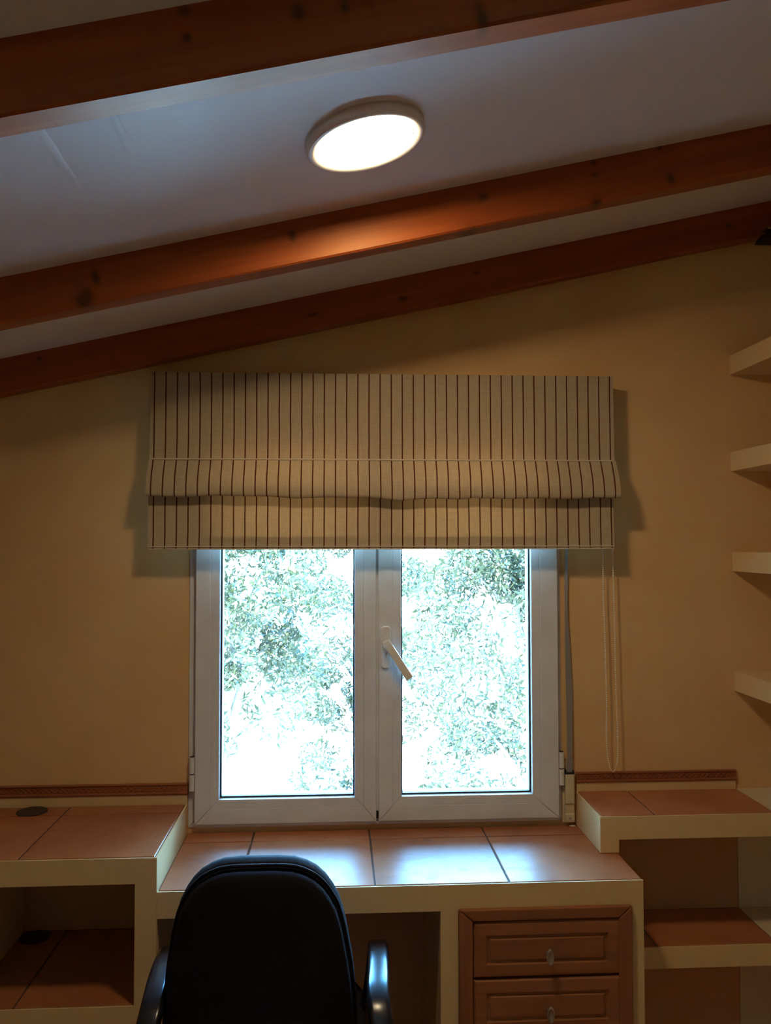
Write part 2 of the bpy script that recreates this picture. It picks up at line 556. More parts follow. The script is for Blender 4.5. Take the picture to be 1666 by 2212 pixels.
# ------------------------------------------------------------------ round ceiling lamp
lamp = thing('ceiling_lamp', 'round flush ceiling lamp with brushed metal ring and glowing white disc', 'lamp', (0.0505, -0.962, ceil_z(0.0505)))
lamp.rotation_euler = (0, -ANG, 0)
ring_bm = lathe([(0.0905, -0.004), (0.0905, -0.0130), (0.0940, -0.0165), (0.1030, -0.0205), (0.1080, -0.0195), (0.1110, -0.014), (0.1115, 0.001), (0.0905, 0.001), (0.0905, -0.004)], 72)
obj('ring', ring_bm, M['metal'], lamp, smooth=True)
dif_bm = lathe([(0.0, -0.0170), (0.060, -0.0165), (0.0870, -0.0145), (0.0900, -0.0120), (0.0900, -0.004), (0.0, -0.004)], 72)
obj('diffuser', dif_bm, emit_mat('lamp_diffuser', LAMP_COLOUR, LAMP_STRENGTH), lamp)
clip = bmesh.new()
for a in (-14, -2, 9):
    ca, sa = math.cos(math.radians(a)), math.sin(math.radians(a))
    bmesh.ops.create_cube(clip, size=1, matrix=Matrix.Translation((0.0875 * ca, 0.0875 * sa, -0.0155)) @ Matrix.Rotation(math.radians(a), 4, 'Z') @ Matrix.Diagonal((0.003, 0.006, 0.002, 1)))
obj('clip', clip, M['metal'], lamp)

# ------------------------------------------------------------------ window
win = tag(bpy.data.objects.new('window_1', None), 'white double casement window with trees outside, under the striped blind', 'window', kind='structure')
COL.objects.link(win)
win.location = (0.12, 0.02, WZ0)
WOFF = Vector((-0.12, -0.02, -WZ0))
def wobj(name, bm, mat, parent=win, **k):
    o = obj(name, bm, mat, parent, **k)
    if parent is win:
        o.location = WOFF
    return o
def ring_bars(x0, x1, z0, z1, w, y0, y1, gap=0.0006):
    """four mitred bars; w = (left, right, bottom, top)"""
    wl_, wr_, wb_, wt_ = w
    bm = bmesh.new()
    g = gap
    ix0, ix1, iz0, iz1 = x0 + wl_, x1 - wr_, z0 + wb_, z1 - wt_
    for pts in ([(x0 + 0, z0 + g), (ix0, iz0 + g), (ix0, iz1 - g), (x0, z1 - g)],
                [(x1, z0 + g), (ix1, iz0 + g), (ix1, iz1 - g), (x1, z1 - g)],
                [(x0 + g, z0), (x1 - g, z0), (ix1 - g, iz0), (ix0 + g, iz0)],
                [(x0 + g, z1), (x1 - g, z1), (ix1 - g, iz1), (ix0 + g, iz1)]):
        prism(pts, 'y', y0, y1, bm)
    return bm
wobj('frame', ring_bars(WX0, WX1, WZ0, WZ1, (0.045, 0.045, 0.045, 0.045), -0.004, 0.060), M['white_pvc'], bevel=0.002)
def sash(x0, x1, gx0, gx1):
    z0, z1, gz0, gz1 = 0.7785, 1.935, 0.848, 1.866
    s = wobj('sash', ring_bars(x0, x1, z0, z1, (gx0 - x0 - 0.026, x1 - gx1 - 0.026, gz0 - z0 - 0.026, z1 - gz1 - 0.026), -0.024, 0.038), M['white_pvc'], bevel=0.0016)
    b = obj('glazing_bead', ring_bars(gx0 - 0.0262, gx1 + 0.0262, gz0 - 0.0262, gz1 + 0.0262, (0.026,) * 4, -0.0228, 0.002, 0.0002), M['white_pvc'], s, bevel=0.0016)
    obj('gasket', ring_bars(gx0 - 0.001, gx1 + 0.001, gz0 - 0.001, gz1 + 0.001, (0.0055,) * 4, -0.003, 0.004, 0), M['gasket'], s)
    obj('outer_lip', ring_bars(gx0 - 0.002, gx1 + 0.002, gz0 - 0.002, gz1 + 0.002, (0.006,) * 4, 0.012, 0.036, 0), M['white_pvc'], s)
    obj('glass_pane', boxes((gx0 - 0.004, gx1 + 0.004, 0.0045, 0.0085, gz0 - 0.004, gz1 + 0.004)), M['glass'], s)
    return s
sash_l = sash(-0.4035, 0.1150, -0.3346, 0.0529)
sash_r = sash(0.1225, 0.6505, 0.1887, 0.5720)
# meeting stile behind the gap and the small black stop at its foot
wobj('meeting_strip', boxes((0.108, 0.128, -0.012, 0.036, 0.7785, 1.935)), M['white_pvc'])
wobj('rubber_stop', boxes((0.1155, 0.1220, -0.020, -0.0125, 0.786, 0.806)), M['gasket'])
wobj('drain_strip', boxes((-0.40, 0.65, -0.014, -0.0045, 0.767, 0.7765)), M['white_pvc'], bevel=0.002)
def hinge(x, z, s):
    h = bmesh.new()
    for z0, z1 in ((z, z + 0.0465), (z + 0.0495, z + 0.096)):
        lathe([(0, z0), (0.0072, z0), (0.0082, z0 + 0.0015), (0.0082, z1 - 0.0015), (0.0072, z1), (0, z1)], 20, h)
    bmesh.ops.translate(h, vec=(x, -0.017, 0), verts=h.verts)
    hp = obj('hinge', h, M['white_pvc'], s, smooth=False, bevel=0.0006)
    pin = lathe([(0, z - 0.001), (0.0060, z - 0.001), (0.0060, z + 0.098), (0, z + 0.098)], 16)
    bmesh.ops.translate(pin, vec=(x, -0.017, 0), verts=pin.verts)
    obj('hinge_pin', pin, M['gasket'], s)
for z in (0.8725, 1.74):
    hinge(-0.4125, z, sash_l)
    hinge(0.6600, z - 0.002, sash_r)
# handle: plate, neck and lever
plate = prism([(x, z) for x, z in [(0.1435 + a, 1.2785 + b) for a, b in round_sec(0.030, 0.122, 0.012, 5)]], 'y', -0.034, -0.0235)
obj('handle_plate', plate, M['handle'], sash_r, bevel=0.004, segs=3)
neck = lathe([(0, 0), (0.0125, 0), (0.0115, 0.030), (0, 0.030)], 20, mat=Matrix.Translation((0.1450, -0.034, 1.2870)) @ Matrix.Rotation(math.radians(90), 4, 'X'))
obj('handle_neck', neck, M['handle'], sash_r, smooth=False, bevel=0.0015)
lever_path = spline([(0.1425, -0.056, 1.2965), (0.1530, -0.064, 1.2810), (0.1800, -0.068, 1.2390), (0.2095, -0.069, 1.1935)], 6)
obj('handle_lever', sweep(lever_path, round_sec(0.0225, 0.013, 0.004, 3), side=Vector((0.85, 0, 0.53))), M['handle'], sash_r, bevel=0.0015)

# ------------------------------------------------------------------ carved mouldings
def moulding(name, x0, x1, z0, z1, label):
    h = z1 - z0
    prof = [(-0.0005, z0), (-0.009, z0), (-0.011, z0 + 0.10 * h), (-0.011, z0 + 0.20 * h), (-0.0085, z0 + 0.24 * h), (-0.0080, z0 + 0.80 * h), (-0.011, z0 + 0.85 * h), (-0.012, z0 + 0.93 * h), (-0.010, z1), (-0.0005, z1)]
    t = tag(obj(name, prism(prof, 'x', x0, x1), M['carved'], bevel=0.0006), label, 'moulding', kind='structure')
    c = bmesh.new()
    step = 0.0158
    n = int((x1 - x0 - 0.012) / step)
    zc, R = z0 + 0.52 * h, 0.0062
    for i in range(n):
        xc = x0 + 0.010 + i * step
        seg, sec = 10, 4
        rings = []
        for k in range(seg):
            a = 2 * math.pi * k / seg
            rr = []
            for q in range(sec):
                b = 2 * math.pi * q / sec
                rad = R + 0.0016 * math.cos(b)
                rr.append(c.verts.new((xc + rad * math.cos(a), -0.0085 + 0.0020 * math.sin(b), zc + rad * math.sin(a))))
            rings.append(rr)
        for k in range(seg):
            A, B = rings[k], rings[(k + 1) % seg]
            for q in range(sec):
                c.faces.new((A[q], A[(q + 1) % sec], B[(q + 1) % sec], B[q]))
        bmesh.ops.create_uvsphere(c, u_segments=6, v_segments=4, radius=0.0026, matrix=Matrix.Translation((xc + step / 2, -0.0082, zc)))
    tag(obj('carving', c, M['carved'], t, smooth=True), kind='stuff')
    return t
moulding('trim_1', XL, -0.4255, 0.8602, 0.8930, 'carved red wood moulding along the wall left of the window')
moulding('trim_2', 0.7060, 1.1905, 0.8735, 0.9035, 'carved red wood moulding along the wall right of the window')

# ------------------------------------------------------------------ built-in desk and counters
def tiles(parent, xs, ys, ztop, th=0.0075, gap=0.0052):
    for xa, xb in zip(xs, xs[1:]):
        for ya, yb in zip(ys, ys[1:]):
            x0, x1, y0, y1 = xa + gap / 2, xb - gap / 2, ya + gap / 2, yb - gap / 2
            dz = random.uniform(-0.0004, 0.0004)
            e = 0.0013
            bm = bmesh.new()
            lo = [bm.verts.new((x, y, ztop - th)) for x, y in ((x0, y0), (x1, y0), (x1, y1), (x0, y1))]
            md = [bm.verts.new((x, y, ztop - e + dz)) for x, y in ((x0, y0), (x1, y0), (x1, y1), (x0, y1))]
            up = [bm.verts.new((x, y, ztop + dz)) for x, y in ((x0 + e, y0 + e), (x1 - e, y0 + e), (x1 - e, y1 - e), (x0 + e, y1 - e))]
            for A, B in ((lo, md), (md, up)):
                for k in range(4):
                    bm.faces.new((A[k], A[(k + 1) % 4], B[(k + 1) % 4], B[k]))
            bm.faces.new(up); bm.faces.new(list(reversed(lo)))
            obj('tile', bm, M['tile'], parent)
def grout(parent, x0, x1, y0, y1, z):
    obj('grout', boxes((x0, x1, y0, y1, z - 0.0075, z - 0.0030)), M['grout'], parent)

DD = -0.4091
LIP = 0.0045
# --- middle desk
desk = thing('desk', 'built-in cream masonry desk with terracotta tiled top beneath the window', 'desk')
DX0, DX1, DZ = -0.4265, 0.7566, 0.750
obj('desk_body', boxes((DX0, DX1, DD + LIP, -0.0008, 0.6865, DZ - 0.0080), (DX0, DX1, DD, DD + LIP, 0.6865, DZ - 0.0012)), M['cream'], desk)
obj('side_panel', boxes((0.2533, 0.2963, DD + 0.0003, -0.0008, 0.0, 0.6865)), M['cream'], desk)
obj('side_panel', boxes((0.7245, DX1, DD + 0.0003, -0.0008, 0.0, 0.6865)), M['cream'], desk)
obj('niche_back', boxes((DX0 + 0.001, 0.2530, -0.0060, -0.0009, 0.0, 0.6862)), M['terracotta_paint'], desk)
grout(desk, DX0 + 0.001, DX1 - 0.001, DD + LIP, -0.0005, DZ)
YS = -0.0831
tiles(desk, [DX0, -0.2353, 0.0947, 0.4247, DX1], [DD + LIP, YS, -0.001], DZ)
obj('chipped_filler', boxes((0.683, 0.699, -0.022, -0.012, DZ + 0.0006, DZ + 0.003)), M['plug'], desk, bevel=0.001)

# --- left counter with open niche
lc = thing('counter', 'higher tiled masonry counter with open niche on the left of the desk', 'counter')
LX0, LX1, LZ, LY = XL + 0.0005, -0.4268, 0.833, -0.4141
obj('counter_body', boxes((LX0, LX1 - LIP, LY + LIP, 0.0, 0.7715, LZ - 0.0080), (LX0, LX1, LY, LY + LIP, 0.7715, LZ - 0.0012), (LX1 - LIP, LX1, LY + LIP, 0.0, 0.7715, LZ - 0.0012)), M['cream'], lc)
obj('side_panel', boxes((-0.4778, LX1, LY + 0.0003, 0.0, 0.0, 0.7715)), M['cream'], lc)
obj('side_panel', boxes((-0.930, -0.880, LY + 0.0003, 0.0, 0.0, 0.7715)), M['cream'], lc)
obj('niche_shelf', boxes((LX0, -0.930, LY + 0.0006, 0.0, 0.430, 0.4800), (-0.880, -0.4778, LY + LIP, 0.0, 0.430, 0.4800), (-0.880, -0.4778, LY + 0.0006, LY + LIP, 0.430, 0.4868)), M['cream'], lc)
obj('niche_back', boxes((-0.8798, -0.4780, -0.0060, -0.0003, 0.4870, 0.7712), (-0.8798, -0.4780, -0.0060, -0.0003, 0.0, 0.4298)), M['terracotta_paint'], lc)
grout(lc, LX0, LX1 - LIP, LY + LIP, -0.0005, LZ)
tiles(lc, [LX0, -1.744, -1.414, -1.084, -0.7539, LX1 - LIP], [LY + LIP, -0.084, -0.007], LZ)
grout(lc, -0.880, -0.4778, LY + LIP, -0.0005, 0.4875)
tiles(lc, [-0.880, -0.7600, -0.4778], [LY + LIP, -0.090, -0.0062], 0.4875)
obj('back_upstand', boxes((LX0, LX1, -0.0065, -0.0003, LZ - 0.004, 0.8600)), M['cream'], lc, bevel=0.002)
for gz, gx, gy in ((LZ, -0.8467, -0.050), (0.4875, -0.835, -0.048)):
    cap = lathe([(0, 0.0000), (0.0415, 0.0000), (0.0415, 0.0016), (0.038, 0.0032), (0.030, 0.0028), (0, 0.0024)], 40, mat=Matrix.Translation((gx, gy, gz + 0.0005)))
    obj('cable_cap', cap, M['cap'], lc, smooth=False)

# --- right counter with shelf niche
rc = thing('counter', 'shallow tiled masonry counter with shelf niche on the right of the desk', 'counter')
RX0, RX1, RZ, RY = 0.7057, XR - 0.0005, 0.8475, -0.2327
TW = 1.192
obj('counter_body', boxes((RX0 + LIP, TW, RY + LIP, 0.0, 0.7855, RZ - 0.0080), (RX0, RX1, RY, RY + LIP, 0.7855, RZ - 0.0012), (RX0, RX0 + LIP, RY + LIP, 0.0, 0.7855, RZ - 0.0012), (RX0, 0.7563, RY, 0.0, DZ + 0.0012, 0.7855)), M['cream'], rc)
obj('painted_top', boxes((TW, RX1, RY + LIP, -0.0005, 0.7855, RZ - 0.0012)), M['pale'], rc)
grout(rc, RX0 + LIP, TW, RY + LIP, -0.0005, RZ)
tiles(rc, [RX0 + LIP, 0.8592, TW], [RY + LIP, -0.001], RZ)
SZ = 0.500
obj('niche_back', boxes((DX1 + 0.0003, TW - 0.0003, -0.0060, -0.0003, SZ - 0.001, 0.7853), (DX1 + 0.0003, TW - 0.0003, -0.0060, -0.0003, 0.0, 0.4423)), M['terracotta_paint'], rc)
obj('niche_shelf', boxes((DX1 + 0.0003, TW, RY + LIP, 0.0, 0.4425, SZ - 0.0080), (DX1 + 0.0003, RX1, RY, RY + LIP, 0.4425, SZ - 0.0012)), M['cream'], rc)
obj('painted_shelf', boxes((TW, RX1, RY + LIP, -0.0005, 0.4425, SZ - 0.0012)), M['pale'], rc)
obj('painted_back', boxes((TW, RX1 - 0.0405, -0.0085, -0.0005, SZ - 0.001, 0.7853), (TW, RX1 - 0.0405, -0.0085, -0.0005, 0.0, 0.4423)), M['pale'], rc)
grout(rc, DX1 + 0.0003, TW, RY + LIP, -0.0005, SZ)
tiles(rc, [DX1 + 0.0003, 0.8592, TW], [RY + LIP, -0.0062], SZ)
obj('side_panel', boxes((RX1 - 0.04, RX1, RY + 0.0003, -0.0105, 0.0, 0.4425), (RX1 - 0.04, RX1, RY + 0.0003, -0.0105, SZ, 0.7855)), M['cream'], rc)
obj('back_upstand', boxes((RX0 + 0.002, 1.1905, -0.0060, -0.0003, RZ - 0.004, 0.8733)), M['cream'], rc, bevel=0.002)

# --- drawer cabinet set into the desk
dc = thing('drawer_cabinet', 'brown wooden drawer cabinet with oval knobs set into the desk', 'cabinet', (0.5104, DD, 0.0))
DOFF = Vector((-0.5104, -DD, 0.0))
def dobj(name, bm, mat, parent=dc, **k):
    o = obj(name, bm, mat, parent, **k)
    if parent is dc: o.location = DOFF
    return o
fx0, fx1, fz1 = 0.2968, 0.7242, 0.6932
fw_ = 0.0335
def frame_bar(pts, mat):
    b = prism(pts, 'y', DD - 0.0145, DD - 0.0004)
    dobj('frame_bar', b, mat, bevel=0.004, segs=3)
frame_bar([(fx0, fz1), (fx1, fz1), (fx1 - fw_, fz1 - fw_ * 0.86), (fx0 + fw_, fz1 - fw_ * 0.86)], M['oak'])
frame_bar([(fx0, fz1), (fx0 + fw_, fz1 - fw_ * 0.86), (fx0 + fw_, 0.03), (fx0, 0.0)], M['oak_v'])
frame_bar([(fx1, fz1), (fx1 - fw_, fz1 - fw_ * 0.86), (fx1 - fw_, 0.03), (fx1, 0.0)], M['oak_v'])
frame_bar([(fx0, 0.0), (fx0 + fw_, 0.03), (fx1 - fw_, 0.03), (fx1, 0.0)], M['oak'])
dobj('carcass', boxes((fx0 + 0.004, fx1 - 0.004, DD + 0.030, -0.01, 0.004, 0.680)), M['oak_v'])
def drawer(z0, z1):
    x0, x1 = 0.3325, 0.6940
    yf = DD - 0.012
    bm = bmesh.new()
    # raised-and-fielded front as nested rings: (inset, depth)
    steps = [(0.0, 0.022), (0.0, 0.005), (0.004, 0.0005), (0.009, 0.0), (0.0300, 0.0), (0.0315, 0.0030), (0.0340, 0.0050), (0.0385, 0.0050), (0.0420, 0.0010), (0.0440, 0.0008)]
    rings = []
    for ins, dep in steps:
        rings.append([bm.verts.new((x, yf + dep, z)) for x, z in ((x0 + ins, z0 + ins), (x1 - ins, z0 + ins), (x1 - ins, z1 - ins), (x0 + ins, z1 - ins))])
    for A, B in zip(rings, rings[1:]):
        for k in range(4):
            bm.faces.new((A[k], A[(k + 1) % 4], B[(k + 1) % 4], B[k]))
    bm.faces.new(rings[-1]); bm.faces.new(list(reversed(rings[0])))
    d = dobj('drawer', bm, M['oak'])
    # oval ring knob on a short stem
    zc = (z0 + z1) / 2 - 0.010
    kb = bmesh.new()
    xc = 0.5142
    prof = [(0.0, 0.022), (0.55, 0.0225), (0.74, 0.0255), (0.90, 0.0260), (1.0, 0.0225), (0.96, 0.0185), (0.6, 0.016), (0.0, 0.0155)]
    rings = []
    seg = 24
    for r, dep in prof:
        if r == 0:
            rings.append([kb.verts.new((xc, yf - dep, zc))])
        else:
            rings.append([kb.verts.new((xc + 0.0092 * r * math.cos(2 * math.pi * k / seg), yf - dep, zc + 0.0200 * r * math.sin(2 * math.pi * k / seg))) for k in range(seg)])
    for A, B in zip(rings, rings[1:]):
        for k in range(seg):
            q = (k + 1) % seg
            if len(A) == 1: kb.faces.new((A[0], B[k], B[q]))
            elif len(B) == 1: kb.faces.new((A[k], A[q], B[0]))
            else: kb.faces.new((A[k], A[q], B[q], B[k]))
    stem = lathe([(0, 0), (0.0062, 0), (0.0045, 0.006), (0.0045, 0.0165), (0, 0.0165)], 14, mat=Matrix.Translation((xc, yf + 0.0008, zc)) @ Matrix.Rotation(math.radians(90), 4, 'X'))
    me = bpy.data.meshes.new('tmp'); stem.to_mesh(me); stem.free(); kb.from_mesh(me); bpy.data.meshes.remove(me)
    obj('knob', kb, M['knob'], d, smooth=True)
zt = 0.6605
for i in range(4):
    drawer(zt - 0.1310, zt)
    zt -= 0.1365

# ------------------------------------------------------------------ masonry wall shelves on the right
for k, (z, lab) in enumerate(((2.1465, 'topmost cream masonry shelf on the right, just below the beams'),
                              (1.8540, 'second cream masonry shelf from the top on the right wall'),
                              (1.5520, 'third cream masonry shelf from the top on the right wall'),
                              (1.1940, 'lowest of the four cream masonry shelves above the right counter'))):
    s = bmesh.new()
    n = 10
    r_ = random.Random(20 + k)
    rows = []
    for i in range(n + 1):
        x = 1.1925 + (XR - 0.001 - 1.1925) * i / n
        j = [r_.uniform(-0.0012, 0.0012) for _ in range(4)]
        rows.append([s.verts.new((x, y, zz)) for y, zz in ((-0.0006, z), (-0.258, z + j[0]), (-0.262, z - 0.005), (-0.262 + j[1], z - 0.051), (-0.258, z - 0.057 + j[2]), (-0.0006, z - 0.0575))])
    for A, B in zip(rows, rows[1:]):
        for q in range(6):
            s.faces.new((A[q], A[(q + 1) % 6], B[(q + 1) % 6], B[q]))
    s.faces.new(rows[0]); s.faces.new(list(reversed(rows[-1])))
    tag(obj('wall_shelf', s, M['cream']), lab, 'shelf', 'masonry shelves on the right')

# ------------------------------------------------------------------ black fixture under the beam, right edge
fx = thing('spotlight', 'small black light fixture under the beam at the upper right edge', 'light fixture', (1.285, -0.075, 2.50))
FO = Vector((-1.285, 0.075, -2.50))
b_ = bmesh.new()
prof = [(1.248, 2.470), (1.252, 2.478), (1.262, 2.492), (1.275, 2.4975), (1.335, 2.505), (1.360, 2.492), (1.365, 2.470)]
prism(prof, 'y', -0.108, -0.055, b_)
o_ = obj('housing', b_, M['black_matt'], fx, bevel=0.003); o_.location = FO
b_ = boxes((1.268, 1.335, -0.100, -0.060, 2.5035, 2.512))
o_ = obj('mount', b_, M['chrome'], fx, bevel=0.002); o_.location = FO

# ------------------------------------------------------------------ roman blind
bl = thing('roman_blind', 'half raised cream roman blind with thin brown stripes over the window', 'blind', (0.14, 0.0, 1.56))
BO = Vector((-0.14, 0, -1.56))
BX0, BX1 = -0.5235, 0.8030
def bobj(name, bm, mat, parent=bl, **k):
    o = obj(name, bm, mat, parent, **k)
    me = o.data
    if parent is bl: o.location = BO
    return o
def sag(x):
    return (-0.0075 * math.exp(-((x - 0.165) / 0.060) ** 2) - 0.003 * math.exp(-((x - 0.43) / 0.12) ** 2) + 0.003 * math.exp(-((x - 0.385) / 0.02) ** 2)
            + 0.0045 * math.exp(-((x + 0.40) / 0.25) ** 2) + 0.0015 * math.sin(x * 17) - 0.001 * math.sin(x * 41))
def wave(x, z):
    return 0.0016 * math.sin(9 * x + 3 * z) + 0.0010 * math.sin(23 * x - 8 * z) + 0.0006 * math.sin(61 * x + 20 * z)
def blind_profile(x):
    s = sag(x)
    return [(-0.086, 2.0640), (-0.0885, 2.0630), (-0.0890, 2.050), (-0.0880, 2.0430), (-0.0885, 2.000), (-0.0890, 1.940), (-0.0895, 1.880),
            (-0.0905, 1.836), (-0.0915, 1.8200), (-0.0955, 1.8185), (-0.0955, 1.8150), (-0.0985, 1.8130), (-0.1120, 1.787 + 0.2 * s), (-0.1225, 1.765 + 0.5 * s),
            (-0.1280, 1.740 + s), (-0.1300, 1.718 + s), (-0.1285, 1.7105 + s), (-0.1235, 1.7065 + s), (-0.1160, 1.7075 + s), (-0.1060, 1.716 + s), (-0.0960, 1.730), (-0.0905, 1.745),
            (-0.0890, 1.7455), (-0.0885, 1.742), (-0.0890, 1.700), (-0.0905, 1.650), (-0.0915, 1.610), (-0.0920, 1.585), (-0.0925, 1.5740), (-0.0935, 1.5715),
            (-0.0930, 1.5690), (-0.0945, 1.5665), (-0.0935, 1.5635), (-0.0895, 1.5625), (-0.0870, 1.566), (-0.0865, 1.600)]
fb = bmesh.new()
NX = 150
cols = []
for i in range(NX + 1):
    x = BX0 + (BX1 - BX0) * i / NX
    col = []
    for j, (y, z) in enumerate(blind_profile(x)):
        amp = 0.5 if j < 10 else (1.6 if j < 21 else 0.9)
        # the fold flares outwards a little at both ends, the lower panel drifts left
        fl = 0.0
        if 10 <= j < 21:
            k = min(1, (j - 9) / 7) if j < 17 else max(0, 1 - (j - 17) / 5)
            fl = 0.006 * k * (1 if x > 0.5 else (-0.4 if x < -0.3 else 0)) * min(1, abs(x - (0.5 if x > 0.5 else -0.3)) / 0.3)
        if j >= 22:
            fl = -0.0035
        col.append(fb.verts.new((x + fl, y + amp * wave(x, z), z)))
    cols.append(col)
for A, B in zip(cols, cols[1:]):
    for j in range(len(A) - 1):
        fb.faces.new((A[j], A[j + 1], B[j + 1], B[j]))
fo = bobj('fabric', fb, M['blind'], smooth=True)
fo.data.transform(Matrix.Translation((0, 0, 0)))
# stitched batten tape above the fold and the turned hem along the foot
for tz, ty, hh in ((1.8168, -0.0968, 0.0022), (1.5705, -0.0950, 0.0016), (1.5640, -0.0950, 0.0014)):
    tb_ = bmesh.new()
    prev = None
    for i in range(61):
        x = BX0 + 0.001 + (BX1 - BX0 - 0.006) * i / 60
        y = ty + 1.0 * wave(x, tz)
        row = [tb_.verts.new(p) for p in ((x, y - 0.0008, tz - hh), (x, y - 0.0012, tz + hh), (x, y + 0.0020, tz + hh), (x, y + 0.0020, tz - hh))]
        if prev:
            for q in range(4):
                tb_.faces.new((prev[q], prev[(q + 1) % 4], row[(q + 1) % 4], row[q]))
        prev = row
    bobj('hem_tape' if tz < 1.7 else 'batten_tape', tb_, M['linen'], smooth=True)
bobj('headrail', boxes((BX0 + 0.004, BX1 - 0.004, -0.0835, -0.0005, 2.028, 2.0585)), M['handle'], bevel=0.002)
bobj('bottom_bar', boxes((BX0 + 0.006, BX1 - 0.012, -0.0855, -0.0830, 1.570, 1.590)), M['handle'])
for sx in (-0.312, 0.592):
    sc_ = lathe([(0, 0), (0.0045, 0), (0.0045, 0.004), (0.002, 0.0065), (0, 0.007)], 12, mat=Matrix.Translation((sx, -0.060, 2.0583)))
    bobj('bracket_screw', sc_, M['ivory'])
wheel = lathe([(0, 0), (0.016, 0), (0.016, 0.010), (0, 0.010)], 20, mat=Matrix.Translation((BX1 - 0.005, -0.036, 2.030)) @ Matrix.Rotation(math.radians(90), 4, 'Y'))
bobj('chain_wheel', wheel, M['handle'])
# bead chain loop
cp = [(0.8065, -0.022, 2.030), (0.8130, -0.028, 1.80), (0.8150, -0.031, 1.57), (0.8190, -0.034, 1.20), (0.8220, -0.036, 1.02), (0.8215, -0.036, 0.955), (0.8155, -0.036, 0.922), (0.8065, -0.036, 0.9115),
      (0.7985, -0.036, 0.924), (0.7915, -0.036, 0.958), (0.7885, -0.035, 1.02), (0.7905, -0.034, 1.13), (0.7885, -0.032, 1.30), (0.7855, -0.031, 1.45), (0.7880, -0.030, 1.70), (0.7970, -0.034, 2.02)]
path = spline(cp, 16)
cum = [0]
for a, b in zip(path, path[1:]): cum.append(cum[-1] + (b - a).length)
ch = bmesh.new()
s, i = 0.0, 0
while s < cum[-1]:
    while cum[i + 1] < s: i += 1
    t = (s - cum[i]) / max(1e-9, cum[i + 1] - cum[i])
    bmesh.ops.create_icosphere(ch, subdivisions=1, radius=0.0025, matrix=Matrix.Translation(path[i].lerp(path[i + 1], t)))
    s += 0.0062
sweep(path, circle_sec(0.0007, 5), side=Vector((0, 1, 0)), bm=ch)
tag(bobj('bead_chain', ch, M['bead'], smooth=True), kind='stuff')

# ------------------------------------------------------------------ shutter strap and its winder box
sw = thing('strap_winder', 'ivory shutter strap winder with grey strap beside the window frame', 'strap winder', (0.681, 0.0, 0.757))
SO = Vector((-0.681, 0.0, -0.757))
def sobj(name, bm, mat, **k):
    o = obj(name, bm, mat, sw, **k); o.location = SO; return o
sobj('base_plate', boxes((0.6646, 0.6985, -0.0085, -0.0003, 0.7585, 0.9440)), M['ivory'], bevel=0.0015)
sobj('housing', prism([(-0.0085, 0.7640), (-0.0220, 0.7640), (-0.0220, 0.7860), (-0.0185, 0.7885), (-0.0185, 0.8150), (-0.0220, 0.8180), (-0.0220, 0.9020), (-0.0085, 0.9020)], 'x', 0.6700, 0.6970), M['ivory'], bevel=0.0012)
sobj('slot', prism([(0.6700, 0.9022), (0.6970, 0.9022), (0.6970, 0.9110), (0.6945, 0.9110), (0.6945, 0.9070), (0.6740, 0.9070), (0.6740, 0.9140), (0.6700, 0.9140)], 'y', -0.0215, -0.0085), M['gasket'])
scr = lathe([(0, 0), (0.0030, 0), (0.0028, 0.0012), (0, 0.0016)], 14, mat=Matrix.Translation((0.6835, -0.0219, 0.7750)) @ Matrix.Rotation(math.radians(90), 4, 'X'))
sobj('screw', scr, M['knob'])
st = bmesh.new()
edges = [(0.6765, 0.6920, -0.016, 0.9075), (0.6775, 0.6930, -0.016, 0.99), (0.6775, 0.6945, -0.013, 1.08), (0.6770, 0.6955, -0.012, 1.15), (0.6760, 0.6925, -0.011, 1.22), (0.6755, 0.6895, -0.011, 1.28), (0.6755, 0.6845, -0.012, 1.345), (0.6755, 0.6825, -0.012, 1.42), (0.6760, 0.6840, -0.013, 1.50), (0.6775, 0.6870, -0.014, 1.58), (0.6780, 0.6920, -0.014, 1.70), (0.6780, 0.6930, -0.014, 1.93)]
lp = spline([(a, y, z) for a, b, y, z in edges], 5)
rp = spline([(b, y - 0.30 * (0.016 - (b - a)), z) for a, b, y, z in edges], 5)
rows = []
for a, b in zip(lp, rp):
    rows.append([st.verts.new(v) for v in (a, b, b + Vector((0, 0.0012, 0)), a + Vector((0, 0.0012, 0)))])
for A, B in zip(rows, rows[1:]):
    for q in range(4):
        st.faces.new((A[q], A[(q + 1) % 4], B[(q + 1) % 4], B[q]))
st.faces.new(rows[0]); st.faces.new(list(reversed(rows[-1])))
sobj('strap', st, M['strap'], smooth=False)

# ------------------------------------------------------------------ office chair
CX, CYB = -0.1590, -0.700
chair = thing('office_chair', 'black office chair with tall rounded back and curved armrests at the desk', 'chair', (CX, -0.50, 0.0))
chair_yaw = 0.0
def cobj(name, bm, mat, parent=chair, **k):
    o = obj(name, bm, mat, parent, **k)
    if parent is chair: o.location = Vector((-CX, 0.50, 0.0))
    return o
HW = [(z_ - 0.013, w_ + (0.004 if z_ < 0.86 else 0.001)) for z_, w_ in [(0.455, 0.120), (0.465, 0.150), (0.490, 0.178), (0.540, 0.193), (0.600, 0.1960), (0.660, 0.1915), (0.715, 0.1850), (0.765, 0.1765), (0.807, 0.1685), (0.845, 0.1580), (0.872, 0.1475), (0.893, 0.1340), (0.912, 0.1160), (0.926, 0.0950), (0.936, 0.0700), (0.9405, 0.0350)]]
def halfw(z, grow=0.0):
    pts = HW
    if z <= pts[0][0]: return pts[0][1] + grow
    for (z0, w0), (z1, w1) in zip(pts, pts[1:]):
        if z <= z1:
            return w0 + (w1 - w0) * (z - z0) / (z1 - z0) + grow
    return pts[-1][1]
